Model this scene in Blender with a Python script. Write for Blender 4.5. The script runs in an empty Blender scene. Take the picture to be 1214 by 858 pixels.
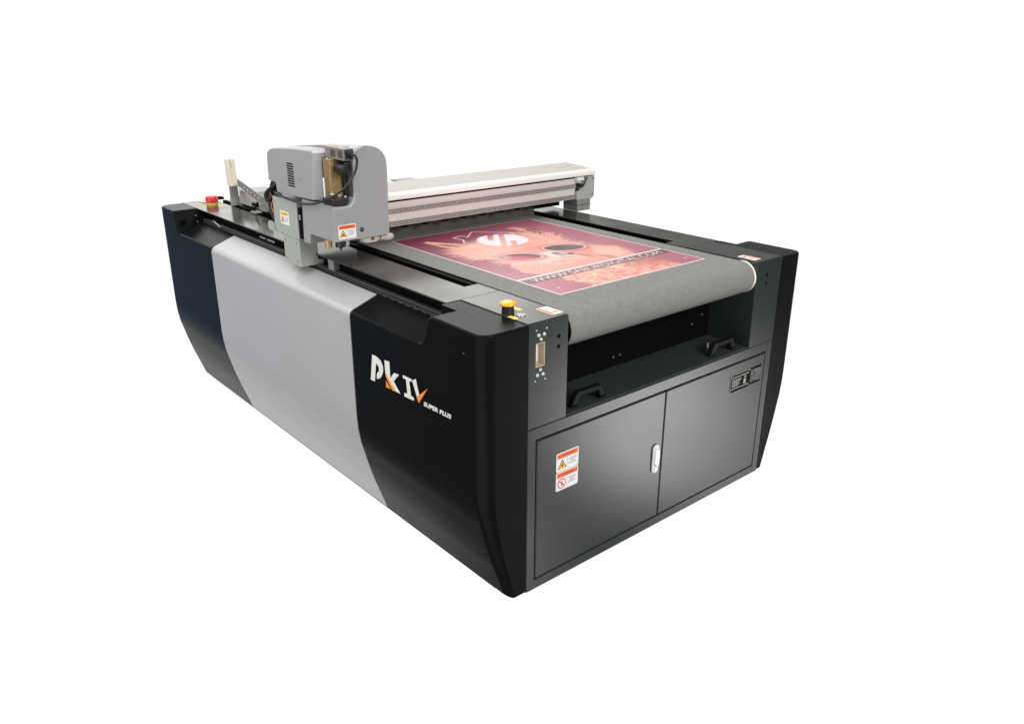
import bpy, bmesh, math, random
import numpy as np
from mathutils import Vector, Matrix
random.seed(7); rng = np.random.default_rng(7)
sc = bpy.context.scene
C = sc.collection
PI = math.pi

# ------------------------------------------------------------------ materials
def srgb(r, g, b):
    f = lambda c: (c/12.92 if c <= .04045 else ((c+.055)/1.055)**2.4)
    return (f(r/255), f(g/255), f(b/255), 1)

def mat(name, col, rough=.4, metal=0., spec=.5, bump=0., bscale=400., var=0., vscale=6., coat=0., rvar=0., speck=0.):
    m = bpy.data.materials.new(name); m.use_nodes = True
    nt = m.node_tree; b = nt.nodes['Principled BSDF']
    b.inputs['Base Color'].default_value = col if len(col) == 4 else (*col, 1)
    b.inputs['Roughness'].default_value = rough
    b.inputs['Metallic'].default_value = metal
    b.inputs['Specular IOR Level'].default_value = spec
    b.inputs['Coat Weight'].default_value = coat
    b.inputs['Coat Roughness'].default_value = .12
    tc = nt.nodes.new('ShaderNodeTexCoord')
    L = nt.links.new
    if var or speck:
        n = nt.nodes.new('ShaderNodeTexNoise'); n.inputs['Scale'].default_value = vscale if var else bscale
        n.inputs['Detail'].default_value = 5
        L(tc.outputs['Object'], n.inputs['Vector'])
        mr = nt.nodes.new('ShaderNodeMapRange')
        mr.inputs['From Min'].default_value = .3; mr.inputs['From Max'].default_value = .7
        a = var or speck
        mr.inputs['To Min'].default_value = 1-a; mr.inputs['To Max'].default_value = 1+a
        L(n.outputs['Fac'], mr.inputs['Value'])
        mx = nt.nodes.new('ShaderNodeVectorMath'); mx.operation = 'SCALE'
        mx.inputs[0].default_value = tuple(b.inputs['Base Color'].default_value)[:3]
        L(mr.outputs['Result'], mx.inputs['Scale'])
        out = mx.outputs['Vector']
        if var and speck:
            n2 = nt.nodes.new('ShaderNodeTexNoise'); n2.inputs['Scale'].default_value = bscale; n2.inputs['Detail'].default_value = 3
            L(tc.outputs['Object'], n2.inputs['Vector'])
            m2 = nt.nodes.new('ShaderNodeMapRange'); m2.inputs['From Min'].default_value = .3; m2.inputs['From Max'].default_value = .7
            m2.inputs['To Min'].default_value = 1-speck; m2.inputs['To Max'].default_value = 1+speck
            L(n2.outputs['Fac'], m2.inputs['Value'])
            x2 = nt.nodes.new('ShaderNodeVectorMath'); x2.operation = 'SCALE'
            L(out, x2.inputs[0]); L(m2.outputs['Result'], x2.inputs['Scale']); out = x2.outputs['Vector']
        L(out, b.inputs['Base Color'])
    if rvar:
        n = nt.nodes.new('ShaderNodeTexNoise'); n.inputs['Scale'].default_value = 5.; n.inputs['Detail'].default_value = 6
        L(tc.outputs['Object'], n.inputs['Vector'])
        mr = nt.nodes.new('ShaderNodeMapRange')
        mr.inputs['From Min'].default_value = .35; mr.inputs['From Max'].default_value = .65
        mr.inputs['To Min'].default_value = rough-rvar; mr.inputs['To Max'].default_value = rough+rvar
        L(n.outputs['Fac'], mr.inputs['Value']); L(mr.outputs['Result'], b.inputs['Roughness'])
    if bump:
        n = nt.nodes.new('ShaderNodeTexNoise'); n.inputs['Scale'].default_value = bscale; n.inputs['Detail'].default_value = 4
        L(tc.outputs['Object'], n.inputs['Vector'])
        bp = nt.nodes.new('ShaderNodeBump'); bp.inputs['Strength'].default_value = bump; bp.inputs['Distance'].default_value = .001
        L(n.outputs['Fac'], bp.inputs['Height']); L(bp.outputs['Normal'], b.inputs['Normal'])
    return m

M = {}
M['black']   = mat('black_moulded_cover', (.0062, .0070, .0074), .27, spec=.05, bump=.05, bscale=900)
M['silver']  = mat('silver_paint', (.470, .474, .480), .33, metal=.1, spec=.5, bump=.05, bscale=900, var=.025, vscale=2.5, speck=.05)
M['frame']   = mat('charcoal_texture_paint', (.0215, .0280, .0252), .20, spec=.5, bump=.015, bscale=700, speck=.12)
M['deck']    = mat('charcoal_deck_paint', (.042, .042, .039), .17, spec=.38, bump=.04, bscale=700, rvar=.05)
M['dark']    = mat('black_recess', (.003, .0033, .0036), .6, spec=.06)
M['grip']    = mat('black_grip_plastic', (.006, .006, .0065), .45, spec=.25)
M['skirt']   = mat('dark_grey_skirt', (.085, .083, .078), .6, spec=.2)
M['edge_glint']    = mat('painted_edge_glint', (.86, .85, .82), .3)  # white paint standing in for light on the cover lip
M['tray']    = mat('dark_green_grey_paint', (.030, .038, .037), .5, spec=.3, bump=.15, bscale=700)
M['felt']    = mat('grey_felt', (.222, .220, .214), .95, spec=.08, bump=.7, bscale=420, var=.05, vscale=30, speck=.34)
M['white']   = mat('white_nylon', (.80, .79, .77), .4)
M['cream']   = mat('cream_white_paint', (.46, .453, .43), .6, spec=.04, bump=.04, speck=.03)
M['plate']   = mat('pale_green_grey_paint', (.385, .405, .375), .42, bump=.05, speck=.03)
M['head']    = mat('grey_head_paint', (.335, .339, .343), .30, spec=.5, bump=.05, bscale=900, speck=.03)
M['alu']     = mat('brushed_aluminium', (.72, .655, .625), .40, metal=.0, speck=.04)
M['rail']    = mat('steel_scale_rail', (.27, .245, .235), .42, metal=.0)
M['railhole']= mat('rail_screw_recess', (.05, .04, .04), .5)
M['railtip'] = mat('rail_screw_rim', (.85, .84, .82), .35)
M['steel']   = mat('galvanised_steel', (.36, .37, .36), .38, metal=.55, var=.12, vscale=25)
M['chrome']  = mat('bright_screw_metal', (.78, .79, .78), .22, metal=.8)
M['screw']   = mat('zinc_screw_head', (.72, .76, .75), .35, metal=.1)
M['brass']   = mat('brass', (.45, .315, .145), .40, metal=.6, var=.2, vscale=40)
M['rubber']  = mat('black_rubber', (.010, .010, .011), .42, spec=.5)
M['motor']   = mat('black_anodised', (.014, .014, .015), .35, spec=.6)
M['ventbox'] = mat('taupe_metal_case', (.26, .245, .225), .4, metal=.3)
M['grille']  = mat('dark_grille', (.07, .065, .06), .6)
M['holder']  = mat('cream_plastic', (.80, .735, .61), .45)
M['beige']   = mat('beige_plastic', (.52, .43, .32), .45)
M['ivory']   = mat('ivory_socket_face', (.9, .86, .80), .4)
M['yellow']  = mat('amber_plastic', (.86, .42, .015), .25, coat=.4)
M['red']     = mat('red_plastic', (.70, .022, .03), .28, coat=.4)
M['ochre']   = mat('yellow_plastic', (.80, .48, .08), .35)
M['tagyel']  = mat('yellow_label_print', (.88, .72, .10), .5)
M['lblwhite']= mat('label_white', (.84, .83, .85), .45)
M['lblorange']=mat('label_orange', (.88, .17, .045), .5)
M['lblyellow']=mat('label_yellow', (.93, .55, .03), .5)
M['lblblack']= mat('label_black', (.02, .02, .02), .5)
M['lblbrown']= mat('label_dark_orange_print', (.50, .075, .02), .5)
M['lblgrey'] = mat('label_grey_print', (.26, .26, .29), .5)
M['lblred']  = mat('label_red_print', (.72, .05, .05), .5)
M['ltrwhite']= mat('white_vinyl', (.82, .80, .77), .45)
M['ltrorange']=mat('orange_vinyl', (.93, .30, .03), .45)
M['roller']  = mat('white_roller_end', (.9, .88, .85), .35)
M['copper']  = mat('orange_roller_edge', (.60, .25, .08), .4)
M['plateblk']= mat('nameplate_black', (.006, .006, .007), .6, spec=.15)
M['pink']    = mat('pale_pinkish_acetal', (.52, .48, .45), .4)
M['wire']    = mat('orange_wire', (.55, .12, .06), .5)

# ------------------------------------------------------------------ object helpers
WORLD = {}
def thing(name, label, cat, loc, group=None):
    o = bpy.data.objects.new(name, None); C.objects.link(o); o.location = loc
    o['label'] = label; o['category'] = cat
    if group: o['group'] = group
    WORLD[o.name] = Vector(loc); return o

def obj(name, bm, mats, parent, bevel=0., seg=2, smooth=True, label=None, angle=35):
    if not isinstance(mats, (list, tuple)): mats = [mats]
    bmesh.ops.recalc_face_normals(bm, faces=bm.faces)
    xs = [v.co for v in bm.verts]
    c = Vector(((min(v.x for v in xs)+max(v.x for v in xs))/2, (min(v.y for v in xs)+max(v.y for v in xs))/2, min(v.z for v in xs)))
    bmesh.ops.translate(bm, verts=bm.verts, vec=-c)
    me = bpy.data.meshes.new(name); bm.to_mesh(me); bm.free()
    for m in mats: me.materials.append(M[m] if isinstance(m, str) else m)
    o = bpy.data.objects.new(name, me); C.objects.link(o)
    if parent is not None:
        o.parent = parent; o.location = c - WORLD[parent.name]
    else: o.location = c
    WORLD[o.name] = c
    if smooth:
        me.shade_smooth() if hasattr(me, 'shade_smooth') else None
        try: me.set_sharp_from_angle(angle=math.radians(angle))
        except Exception: pass
    if bevel:
        md = o.modifiers.new('edge', 'BEVEL'); md.width = bevel; md.segments = seg
        md.limit_method = 'ANGLE'; md.angle_limit = math.radians(40); md.harden_normals = False
    if smooth:
        wn = o.modifiers.new('normals', 'WEIGHTED_NORMAL'); wn.keep_sharp = True; wn.weight = 100
    if label: o['label'] = label
    return o

def B(): return bmesh.new()
def faces_since(bm, n, mi):
    bm.faces.ensure_lookup_table()
    for i in range(n, len(bm.faces)): bm.faces[i].material_index = mi
def box(bm, x0, x1, y0, y1, z0, z1, mi=0):
    n = len(bm.faces)
    v = [bm.verts.new(p) for p in ((x0,y0,z0),(x1,y0,z0),(x1,y1,z0),(x0,y1,z0),(x0,y0,z1),(x1,y0,z1),(x1,y1,z1),(x0,y1,z1))]
    for f in ((0,3,2,1),(4,5,6,7),(0,1,5,4),(1,2,6,5),(2,3,7,6),(3,0,4,7)): bm.faces.new([v[i] for i in f])
    faces_since(bm, n, mi); return v
def prism(bm, poly, ax, a, b, mi=0):
    """poly in the two other axes in xyz order, extruded along ax from a to b"""
    n = len(bm.faces)
    def P(p, t):
        if ax == 'x': return (t, p[0], p[1])
        if ax == 'y': return (p[0], t, p[1])
        return (p[0], p[1], t)
    A = [bm.verts.new(P(p, a)) for p in poly]; Bv = [bm.verts.new(P(p, b)) for p in poly]
    k = len(poly)
    bm.faces.new(A); bm.faces.new(Bv[::-1])
    for i in range(k): bm.faces.new([A[i], Bv[i], Bv[(i+1)%k], A[(i+1)%k]])
    faces_since(bm, n, mi)
def ring(bm, x0, x1, z0, z1, a0, a1, c0, c1, y0, y1):
    """plate in the xz plane with a rectangular opening, mitred so that no seam shows"""
    O = [(x0, z0), (x1, z0), (x1, z1), (x0, z1)]; I = [(a0, c0), (a1, c0), (a1, c1), (a0, c1)]
    v = [[bm.verts.new((p[0], y, p[1])) for p in q] for y in (y0, y1) for q in (O, I)]
    for i in range(4):
        j = (i+1) % 4
        for q in ((v[0][i], v[0][j], v[1][j], v[1][i]), (v[2][i], v[3][i], v[3][j], v[2][j]), (v[0][i], v[2][i], v[2][j], v[0][j]), (v[1][i], v[1][j], v[3][j], v[3][i])): bm.faces.new(q)
def cyl(bm, c, r, h, ax='z', seg=24, mi=0, r2=None):
    """cylinder starting at c, height h along ax"""
    n = len(bm.faces); r2 = r if r2 is None else r2
    def P(a, rr, t):
        u, v = rr*math.cos(a), rr*math.sin(a)
        if ax == 'x': return (c[0]+t, c[1]+u, c[2]+v)
        if ax == 'y': return (c[0]+u, c[1]+t, c[2]+v)
        return (c[0]+u, c[1]+v, c[2]+t)
    A = [bm.verts.new(P(2*PI*i/seg, r, 0)) for i in range(seg)]
    D = [bm.verts.new(P(2*PI*i/seg, r2, h)) for i in range(seg)]
    bm.faces.new(A); bm.faces.new(D[::-1])
    for i in range(seg): bm.faces.new([A[i], D[i], D[(i+1)%seg], A[(i+1)%seg]])
    faces_since(bm, n, mi)
def lathe(bm, prof, c, seg=32, mi=0):
    n = len(bm.faces); rings = []
    for r, z in prof:
        rings.append([bm.verts.new((c[0]+max(r,1e-5)*math.cos(2*PI*i/seg), c[1]+max(r,1e-5)*math.sin(2*PI*i/seg), c[2]+z)) for i in range(seg)])
    for a, b in zip(rings, rings[1:]):
        for i in range(seg): bm.faces.new([a[i], a[(i+1)%seg], b[(i+1)%seg], b[i]])
    bm.faces.new(rings[0][::-1]); bm.faces.new(rings[-1])
    faces_since(bm, n, mi)
def spline(pts, n=10):
    P = [Vector(p) for p in pts]; P = [2*P[0]-P[1]] + P + [2*P[-1]-P[-2]]; out = []
    for i in range(1, len(P)-2):
        for k in range(n):
            t = k/n; a, b, c, d = P[i-1], P[i], P[i+1], P[i+2]
            out.append(.5*((2*b)+(c-a)*t+(2*a-5*b+4*c-d)*t*t+(3*b-a-3*c+d)*t**3))
    out.append(P[-2]); return out
def tube(bm, pts, r, seg=10, mi=0, n=10):
    k = len(bm.faces); pts = spline(pts, n) if n else [Vector(p) for p in pts]
    rings = []; up = Vector((0.13, .21, 1)).normalized()
    for i, p in enumerate(pts):
        t = (pts[min(i+1, len(pts)-1)]-pts[max(i-1, 0)]).normalized()
        a = t.cross(up)
        if a.length < .05: a = t.cross(Vector((1, 0, 0)))
        a.normalize(); b = a.cross(t)
        rings.append([bm.verts.new(p+r*(math.cos(2*PI*j/seg)*a+math.sin(2*PI*j/seg)*b)) for j in range(seg)])
    for a, b in zip(rings, rings[1:]):
        for j in range(seg): bm.faces.new([a[j], a[(j+1)%seg], b[(j+1)%seg], b[j]])
    bm.faces.new(rings[0][::-1]); bm.faces.new(rings[-1]); faces_since(bm, k, mi)
def rounded(x0, x1, y0, y1, r, n=5):
    out = []
    for cx, cy, a0 in ((x1-r, y1-r, 0), (x0+r, y1-r, 90), (x0+r, y0+r, 180), (x1-r, y0+r, 270)):
        for i in range(n+1):
            a = math.radians(a0+90*i/n); out.append((cx+r*math.cos(a), cy+r*math.sin(a)))
    return out
def text_bm(bm, s, size, fn, mi=0, shear=0., offset=0., width=None, depth=.0004, spacing=1.):
    """lettering: fn(u, v, d) -> xyz; scaled so that its width is `width`"""
    cu = bpy.data.curves.new('lettering', 'FONT'); cu.body = s; cu.size = size; cu.shear = shear; cu.offset = offset
    cu.space_character = spacing; cu.resolution_u = 4
    o = bpy.data.objects.new('lettering', cu); C.objects.link(o)
    dg = bpy.context.evaluated_depsgraph_get(); me = o.evaluated_get(dg).to_mesh()
    co = [v.co.copy() for v in me.vertices]; fs = [list(p.vertices) for p in me.polygons]
    o.evaluated_get(dg).to_mesh_clear(); bpy.data.objects.remove(o); bpy.data.curves.remove(cu)
    if not co: return
    x0 = min(v.x for v in co); x1 = max(v.x for v in co)
    k = 1 if width is None else width/(x1-x0)
    n = len(bm.faces)
    vs = [bm.verts.new(fn((v.x-x0)*k, v.y, depth)) for v in co]
    for f in fs:
        try: bm.faces.new([vs[i] for i in f])
        except ValueError: pass
    faces_since(bm, n, mi)

def frame_fn(o, u, v):
    o, u, v = Vector(o), Vector(u).normalized(), Vector(v).normalized(); n = u.cross(v)
    return lambda a, b, d: tuple(o+u*a+v*b+n*d)
def flat(bm, poly, fn, d, mi, t=None):
    """thin plate: polygon at height d above the surface, with edges down to t"""
    n = len(bm.faces); t = 0 if t is None else t
    A = [bm.verts.new(fn(p[0], p[1], d)) for p in poly]
    bm.faces.new(A)
    L = [bm.verts.new(fn(p[0], p[1], t)) for p in poly]
    for i in range(len(poly)): bm.faces.new([A[i], L[i], L[(i+1)%len(poly)], A[(i+1)%len(poly)]])
    faces_since(bm, n, mi)

LBL = ['lblwhite', 'lblorange', 'lblyellow', 'lblblack', 'lblbrown', 'lblgrey', 'lblred', 'tagyel']
def warning_label(name, parent, o, u, v, w, h, kind, band=1, word='WARNING', label=None):
    """white sticker with a colour band, a pictogram and lines of small print"""
    bm = B(); fn = frame_fn(o, u, v); s = min(w, h)
    flat(bm, rounded(0, w, 0, h, s*.09), fn, .0009, 0)
    m = s*.055; bh = h*.25
    flat(bm, [(m, h-m-bh), (w-m, h-m-bh), (w-m, h-m), (m, h-m)], fn, .0013, band, .0009)
    if word:
        g = frame_fn(fn(w*.22, h-m-bh*.74, 0), u, v)
        text_bm(bm, word, bh*.72, g, mi=4, width=w*.58, depth=.0017, offset=.0003)
        tri = [(w*.11, h-m-bh*.74), (w*.18, h-m-bh*.74), (w*.145, h-m-bh*.26)]
        flat(bm, tri, fn, .0017, 4, .0013)
    cx, cy, r = w*.26, h*.36, min(w*.19, h*.27)
    if kind == 'triangle':
        flat(bm, [(cx-r*1.05, cy-r*.8), (cx+r*1.05, cy-r*.8), (cx, cy+r*1.05)], fn, .0013, 3, .0009)
        q = .80; flat(bm, [(cx-r*1.05*q, cy-r*.8*q-.1*r), (cx+r*1.05*q, cy-r*.8*q-.1*r), (cx, cy+r*1.05*q-.1*r)], fn, .0016, 2, .0013)
        flat(bm, [(cx-r*.16, cy-r*.5), (cx+r*.2, cy-r*.5), (cx+r*.05, cy-r*.12), (cx+r*.28, cy-r*.05), (cx-r*.1, cy+r*.4), (cx-.02*r, cy+r*.02), (cx-r*.26, cy-.02*r)], fn, .0019, 3, .0016)
    elif kind == 'hand':
        flat(bm, [(cx-r*1.05, cy-r*.8), (cx+r*1.05, cy-r*.8), (cx, cy+r*1.05)], fn, .0013, 3, .0009)
        q = .82; flat(bm, [(cx-r*1.05*q, cy-r*.8*q-.1*r), (cx+r*1.05*q, cy-r*.8*q-.1*r), (cx, cy+r*1.05*q-.1*r)], fn, .0016, 2, .0013)
        flat(bm, [(cx-r*.42, cy-r*.42), (cx+r*.45, cy-r*.42), (cx+r*.45, cy-r*.22), (cx+r*.1, cy-r*.18), (cx+r*.12, cy+r*.12), (cx-r*.1, cy+r*.15), (cx-r*.12, cy-r*.1), (cx-r*.42, cy-r*.15)], fn, .0019, 3, .0016)
    else:
        ring = [(cx+r*math.cos(2*PI*i/28), cy+r*math.sin(2*PI*i/28)) for i in range(28)]
        flat(bm, ring, fn, .0013, 6, .0009)
        flat(bm, [(cx+(x-cx)*.8, cy+(y-cy)*.8) for x, y in ring], fn, .0016, 0, .0013)
        flat(bm, [(cx-r*.12, cy-r*.5), (cx+r*.12, cy-r*.55), (cx+r*.18, cy+.05*r), (cx+r*.1, cy+r*.5), (cx-r*.12, cy+r*.5), (cx-r*.2, cy)], fn, .0018, 5, .0016)
        flat(bm, [(cx-r*.72, cy+r*.55), (cx-r*.58, cy+r*.70), (cx+r*.72, cy-r*.55), (cx+r*.58, cy-r*.70)], fn, .0021, 6, .0018)
    for i, (a, b) in enumerate(((.56, .90), (.62, .84), (.55, .88))):
        y = h*(.50-.115*i)
        x = w*a
        while x < w*b:                                       # broken bars: print too small to read
            l = min(w*random.uniform(.03, .09), w*b-x)
            flat(bm, [(x, y), (x+l, y), (x+l, y+h*.045), (x, y+h*.045)], fn, .0013, 5, .0009); x += l+w*.014
    flat(bm, [(w*.495, h*.12), (w*.502, h*.12), (w*.502, h*.66), (w*.495, h*.66)], fn, .0012, 5, .0009)
    return obj(name, bm, LBL, parent, smooth=False, label=label)

# ------------------------------------------------------------------ the machine
W = 1.777; LEN = 2.88; ZT = 1.06
XM = W/2
root = thing('flatbed_cutting_machine', 'long flatbed cutting machine with black end covers, silver side panel and grey felt conveyor belt', 'cutting machine', (XM, LEN/2, .0))

def G(z):                                             # how far the flanks tuck in towards the floor
    T = ((.05, .118), (.063, .114), (.138, .088), (.20, .066), (.28, .042), (.343, .026), (.40, .0115), (.46, .003), (.52, 0), (2, 0))
    for (a, ga), (b, gb) in zip(T, T[1:]):
        if z <= b: return ga+(gb-ga)*(z-a)/(b-a)
    return 0
ZC = (.063, .10, .138, .17, .20, .24, .28, .31, .343, .37, .40, .43, .46, .49, .52)
def tuck(bm, mirror=False):
    for z in ZC:
        g = list(bm.verts)+list(bm.edges)+list(bm.faces)
        bmesh.ops.bisect_plane(bm, geom=g, plane_co=(0, 0, z), plane_no=(0, 0, 1))
    XI = .185
    for v in bm.verts:
        if v.co.z < .53:
            x = v.co.x
            v.co.x = XI-(XI-x)*(XI-G(v.co.z))/XI
    if mirror:
        for v in bm.verts: v.co.x = max(W-v.co.x, 1.6195 if min(u.co.y for u in bm.verts) < .1 else 0)
        bmesh.ops.reverse_faces(bm, faces=bm.faces)

def scurve(y0, z0, y1, z1, r0, r1, n=6):
    """soft step from (y0,z0) down to (y1,z1): rounded shoulder, slope, rounded foot"""
    d = Vector((y1-y0, z1-z0)).normalized(); s = 1 if y1 > y0 else -1
    pts = []
    A = Vector((y0, z0)); Bv = Vector((y1, z1)); h = Vector((s, 0))
    def fil(P, din, dout, r):
        ang = din.angle(dout); t = r*math.tan(ang/2)
        a, b = P-din*t, P+dout*t
        return [tuple((1-k/n)**2*a+2*(k/n)*(1-k/n)*P+(k/n)**2*b) for k in range(n+1)]
    return fil(A, h, d, r0)+fil(Bv, d, h, r1)

def end_cover(near, mirror):
    if near:
        step = scurve(.288, ZT, .328, .947, .035, .045)
        poly = [(0, .052), (0, ZT)]+step+[(.806, .947), (.806, .052)]
        yc = 0.; fr = lambda y: y > .34
    else:
        step = scurve(2.655, ZT, 2.618, .947, .018, .02)
        poly = [(LEN, .052), (LEN, ZT)]+step+[(2.174, .947), (2.174, .052)]
        yc = LEN; fr = lambda y: y < 2.606
    bm = B(); prism(bm, poly, 'x', 0., .185)
    bm.edges.ensure_lookup_table()
    # rounded vertical corner
    e = [e for e in bm.edges if all(abs(v.co.x) < 1e-6 and abs(v.co.y-yc) < 1e-6 for v in e.verts)]
    bmesh.ops.bevel(bm, geom=e, offset=.048, segments=7, profile=.5, affect='EDGES')
    # soft top edge all along the outside
    top = [e for e in bm.edges if all(v.co.z > .9 for v in e.verts) and len(e.link_faces) == 2 and not all(v.co.x > .184 for v in e.verts)]
    sel = []
    for e in top:
        fn = [f.normal for f in e.link_faces]
        bm.normal_update()
        up = [abs(f.normal.z) > .2 and abs(f.normal.x) < .2 or abs(f.normal.z) > .9 or (abs(f.normal.x) < .05 and abs(f.normal.y) < .999 and f.normal.z > .02) for f in e.link_faces]
        side = [abs(f.normal.z) < .02 for f in e.link_faces]
        if (up[0] and side[1]) or (up[1] and side[0]):
            ys = [v.co.y for v in e.verts]
            if any(abs(y-.806) < 1e-5 or abs(y-2.174) < 1e-5 for y in ys) and abs(ys[0]-ys[1]) < 1e-5: continue
            sel.append(e)
    bmesh.ops.bevel(bm, geom=sel, offset=.009, segments=3, profile=.5, affect='EDGES', clamp_overlap=True)
    # the hollow rises inwards to the rail, and stops short of it
    for v in bm.verts:
        if v.co.z > .90 and fr(v.co.y):
            x = min(v.co.x, .125)
            if v.co.x > .125: v.co.x = .125
            if v.co.z > .9: v.co.z += .36*x
        elif v.co.x > .12 and v.co.z > .90 and (.27 < v.co.y < .34 or 2.6 < v.co.y < 2.64):
            v.co.x = .125
    if near: box(bm, .107, .1853, .262, .3605, .985, ZT-.0004)
    tuck(bm, mirror)
    return obj('end_cover', bm, 'black', root, smooth=True, angle=32)

ec = end_cover(True, False)
ec_far = end_cover(False, False)
end_cover(True, True); fr_ = end_cover(False, True); fr_.location.z -= .03
def side_panel(mirror):
    bm = B()
    poly = [(0, .055), (0, .947), (.125, .9935), (.125, .06)]
    prism(bm, poly, 'y', .812, 2.168)
    e = [e for e in bm.edges if all(abs(v.co.x) < 1e-6 and v.co.z > .9 for v in e.verts)]
    bmesh.ops.bevel(bm, geom=e, offset=.022, segments=5, profile=.5, affect='EDGES')
    e = [e for e in bm.edges if all(abs(v.co.x-.125) < 1e-6 and v.co.z > .9 for v in e.verts)]
    bmesh.ops.bevel(bm, geom=e, offset=.003, segments=2, profile=.5, affect='EDGES')
    tuck(bm, mirror)
    return obj('side_panel', bm, 'silver', root, angle=32)
side_panel(False); side_panel(True)
# thin black skirting under the flanks and pale feet
for mir in (0, 1):
    bm = B(); x0, x1 = .128, .20
    box(bm, *((x0, x1) if not mir else (W-x1, W-x0)), .10, LEN-.10, .038, .056); obj('base_rail', bm, 'dark', root)
for fx, fy in ((.30, .30), (.21, 2.50), (W-.30, .30), (W-.30, 2.50)):
    bm = B(); cyl(bm, (fx, fy, 0), .035, .014, seg=20); cyl(bm, (fx, fy, .014), .012, .03, seg=12); obj('levelling_foot', bm, 'plate', root, bevel=.003)

# opening for the socket in the hollow of the far cover
bm = B(); box(bm, .024, .046, 2.610, 2.624, .990, 1.014); obj('square_socket', bm, 'dark', ec_far)
for k, (yy, zz) in enumerate(((2.625, 1.03), (2.612, .998))):
    bm = B(); cyl(bm, (.105, yy-.006, zz), .004, .006, 'y', 10); obj('screw', bm, 'chrome', ec_far)
# lettering on the near cover
LT = {
'p': [(0.658,0.8188),(0.6283,0.819),(0.6004,0.8112),(0.587,0.7937),(0.5873,0.7728),(0.5985,0.7519),(0.6141,0.7372),(0.6334,0.729),(0.6335,0.7464),(0.6261,0.7575),(0.616,0.7658),(0.6158,0.7799),(0.6229,0.7882),(0.6343,0.7908),(0.6507,0.7136),(0.6792,0.7125)],
'k': [(0.5736,0.8208),(0.5406,0.8247),(0.5401,0.7604),(0.5133,0.79),(0.4801,0.7931),(0.5181,0.7555),(0.477,0.7206),(0.5078,0.7202),(0.5721,0.774)],
'ko': [(0.5722,0.7729),(0.5072,0.7196),(0.5298,0.7171),(0.5695,0.7574)],
'ko2': [(0.5699,0.7416),(0.5421,0.7184),(0.5718,0.7154)],
'i': [(0.4551,0.7998),(0.3987,0.8006),(0.4011,0.7909),(0.4155,0.7903),(0.4078,0.7363),(0.3893,0.7327),(0.3911,0.7226),(0.4507,0.7197),(0.4495,0.7344),(0.4302,0.7357),(0.4351,0.7892),(0.4542,0.7893)],
'v': [(0.3956,0.7976),(0.374,0.811),(0.3559,0.7568),(0.3698,0.7439)],
'vo': [(0.3716,0.7426),(0.3029,0.7966),(0.3603,0.7239)]}
bm = B()
fn = lambda u, v, d: (-d, -u, v)                       # u runs towards the near end
for k, p in LT.items():
    flat(bm, [(-y, z) for y, z in p], fn, .0012, 1 if 'o' in k else 0, 0.0002)
text_bm(bm, 'SUPER PLUS', .0215, lambda a, b, d: (-d, .3295-a, .7255+b+a*.035), mi=0, shear=.12, offset=.0011, width=.160, depth=.0012, spacing=1.08)
obj('model_lettering', bm, ['ltrwhite', 'ltrorange'], ec, smooth=False)
# loose screw speck
bm = B(); cyl(bm, (.0-.0012, .095, .985), .0022, .002, 'x', 10); obj('screw', bm, 'chrome', ec)

# --- added dark box that blocks light inside the machine
bm = B(); box(bm, .19, W-.19, .37, LEN-.02, .05, 1.005); obj('light_block_box', bm, 'dark', root)

# --- front cabinet
XA, XB = .1875, 1.6165
bm = B()
zb, zt = .045, .690
dx0, dx1, dz0, dz1 = .2255, 1.5746, .0843, .6454
ring(bm, XA, XB, zb, zt, dx0, dx1, dz0, dz1, 0, .0495)
box(bm, XA+.0, XB-.0, .05, .366, zb, zt)
cab = obj('front_cabinet', bm, 'frame', root, bevel=.0022, seg=2)
bm = B(); box(bm, dx0-.001, dx1+.001, .022, .04, dz0-.001, dz1+.001); obj('door_recess', bm, 'dark', cab)
doors = []
for (a, b) in ((dx0+.0045, .9005), (.9055, dx1-.0045)):
    bm = B(); box(bm, a, b, -.0006, .02, dz0+.0045, dz1-.0055)
    doors.append(obj('cabinet_door', bm, 'frame', root, bevel=.0035, seg=3))
# door lock: oval paddle latch
bm = B(); prism(bm, rounded(.843, .879, .300, .425, .0175, 8), 'y', -.0006, -.009)
lock = obj('door_latch', bm, 'screw', doors[0], bevel=.003, seg=3)
bm = B(); prism(bm, rounded(.850, .873, .335, .408, .011, 8), 'y', -.0085, -.0155); obj('latch_lever', bm, 'chrome', lock, bevel=.0025, seg=2)
bm = B(); cyl(bm, (.861, -.0085, .317), .0065, -.003, 'y', 16); obj('key_barrel', bm, 'chrome', lock, bevel=.001)
# stickers on the left door
warning_label('warning_label', doors[0], (.3215, -.0007, .4862), (1, 0, 0), (0, 0, 1), .1085, .0738, 'triangle')
warning_label('warning_label', doors[0], (.3215, -.0007, .4105), (1, 0, 0), (0, 0, 1), .1085, .0738, 'ban')
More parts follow.
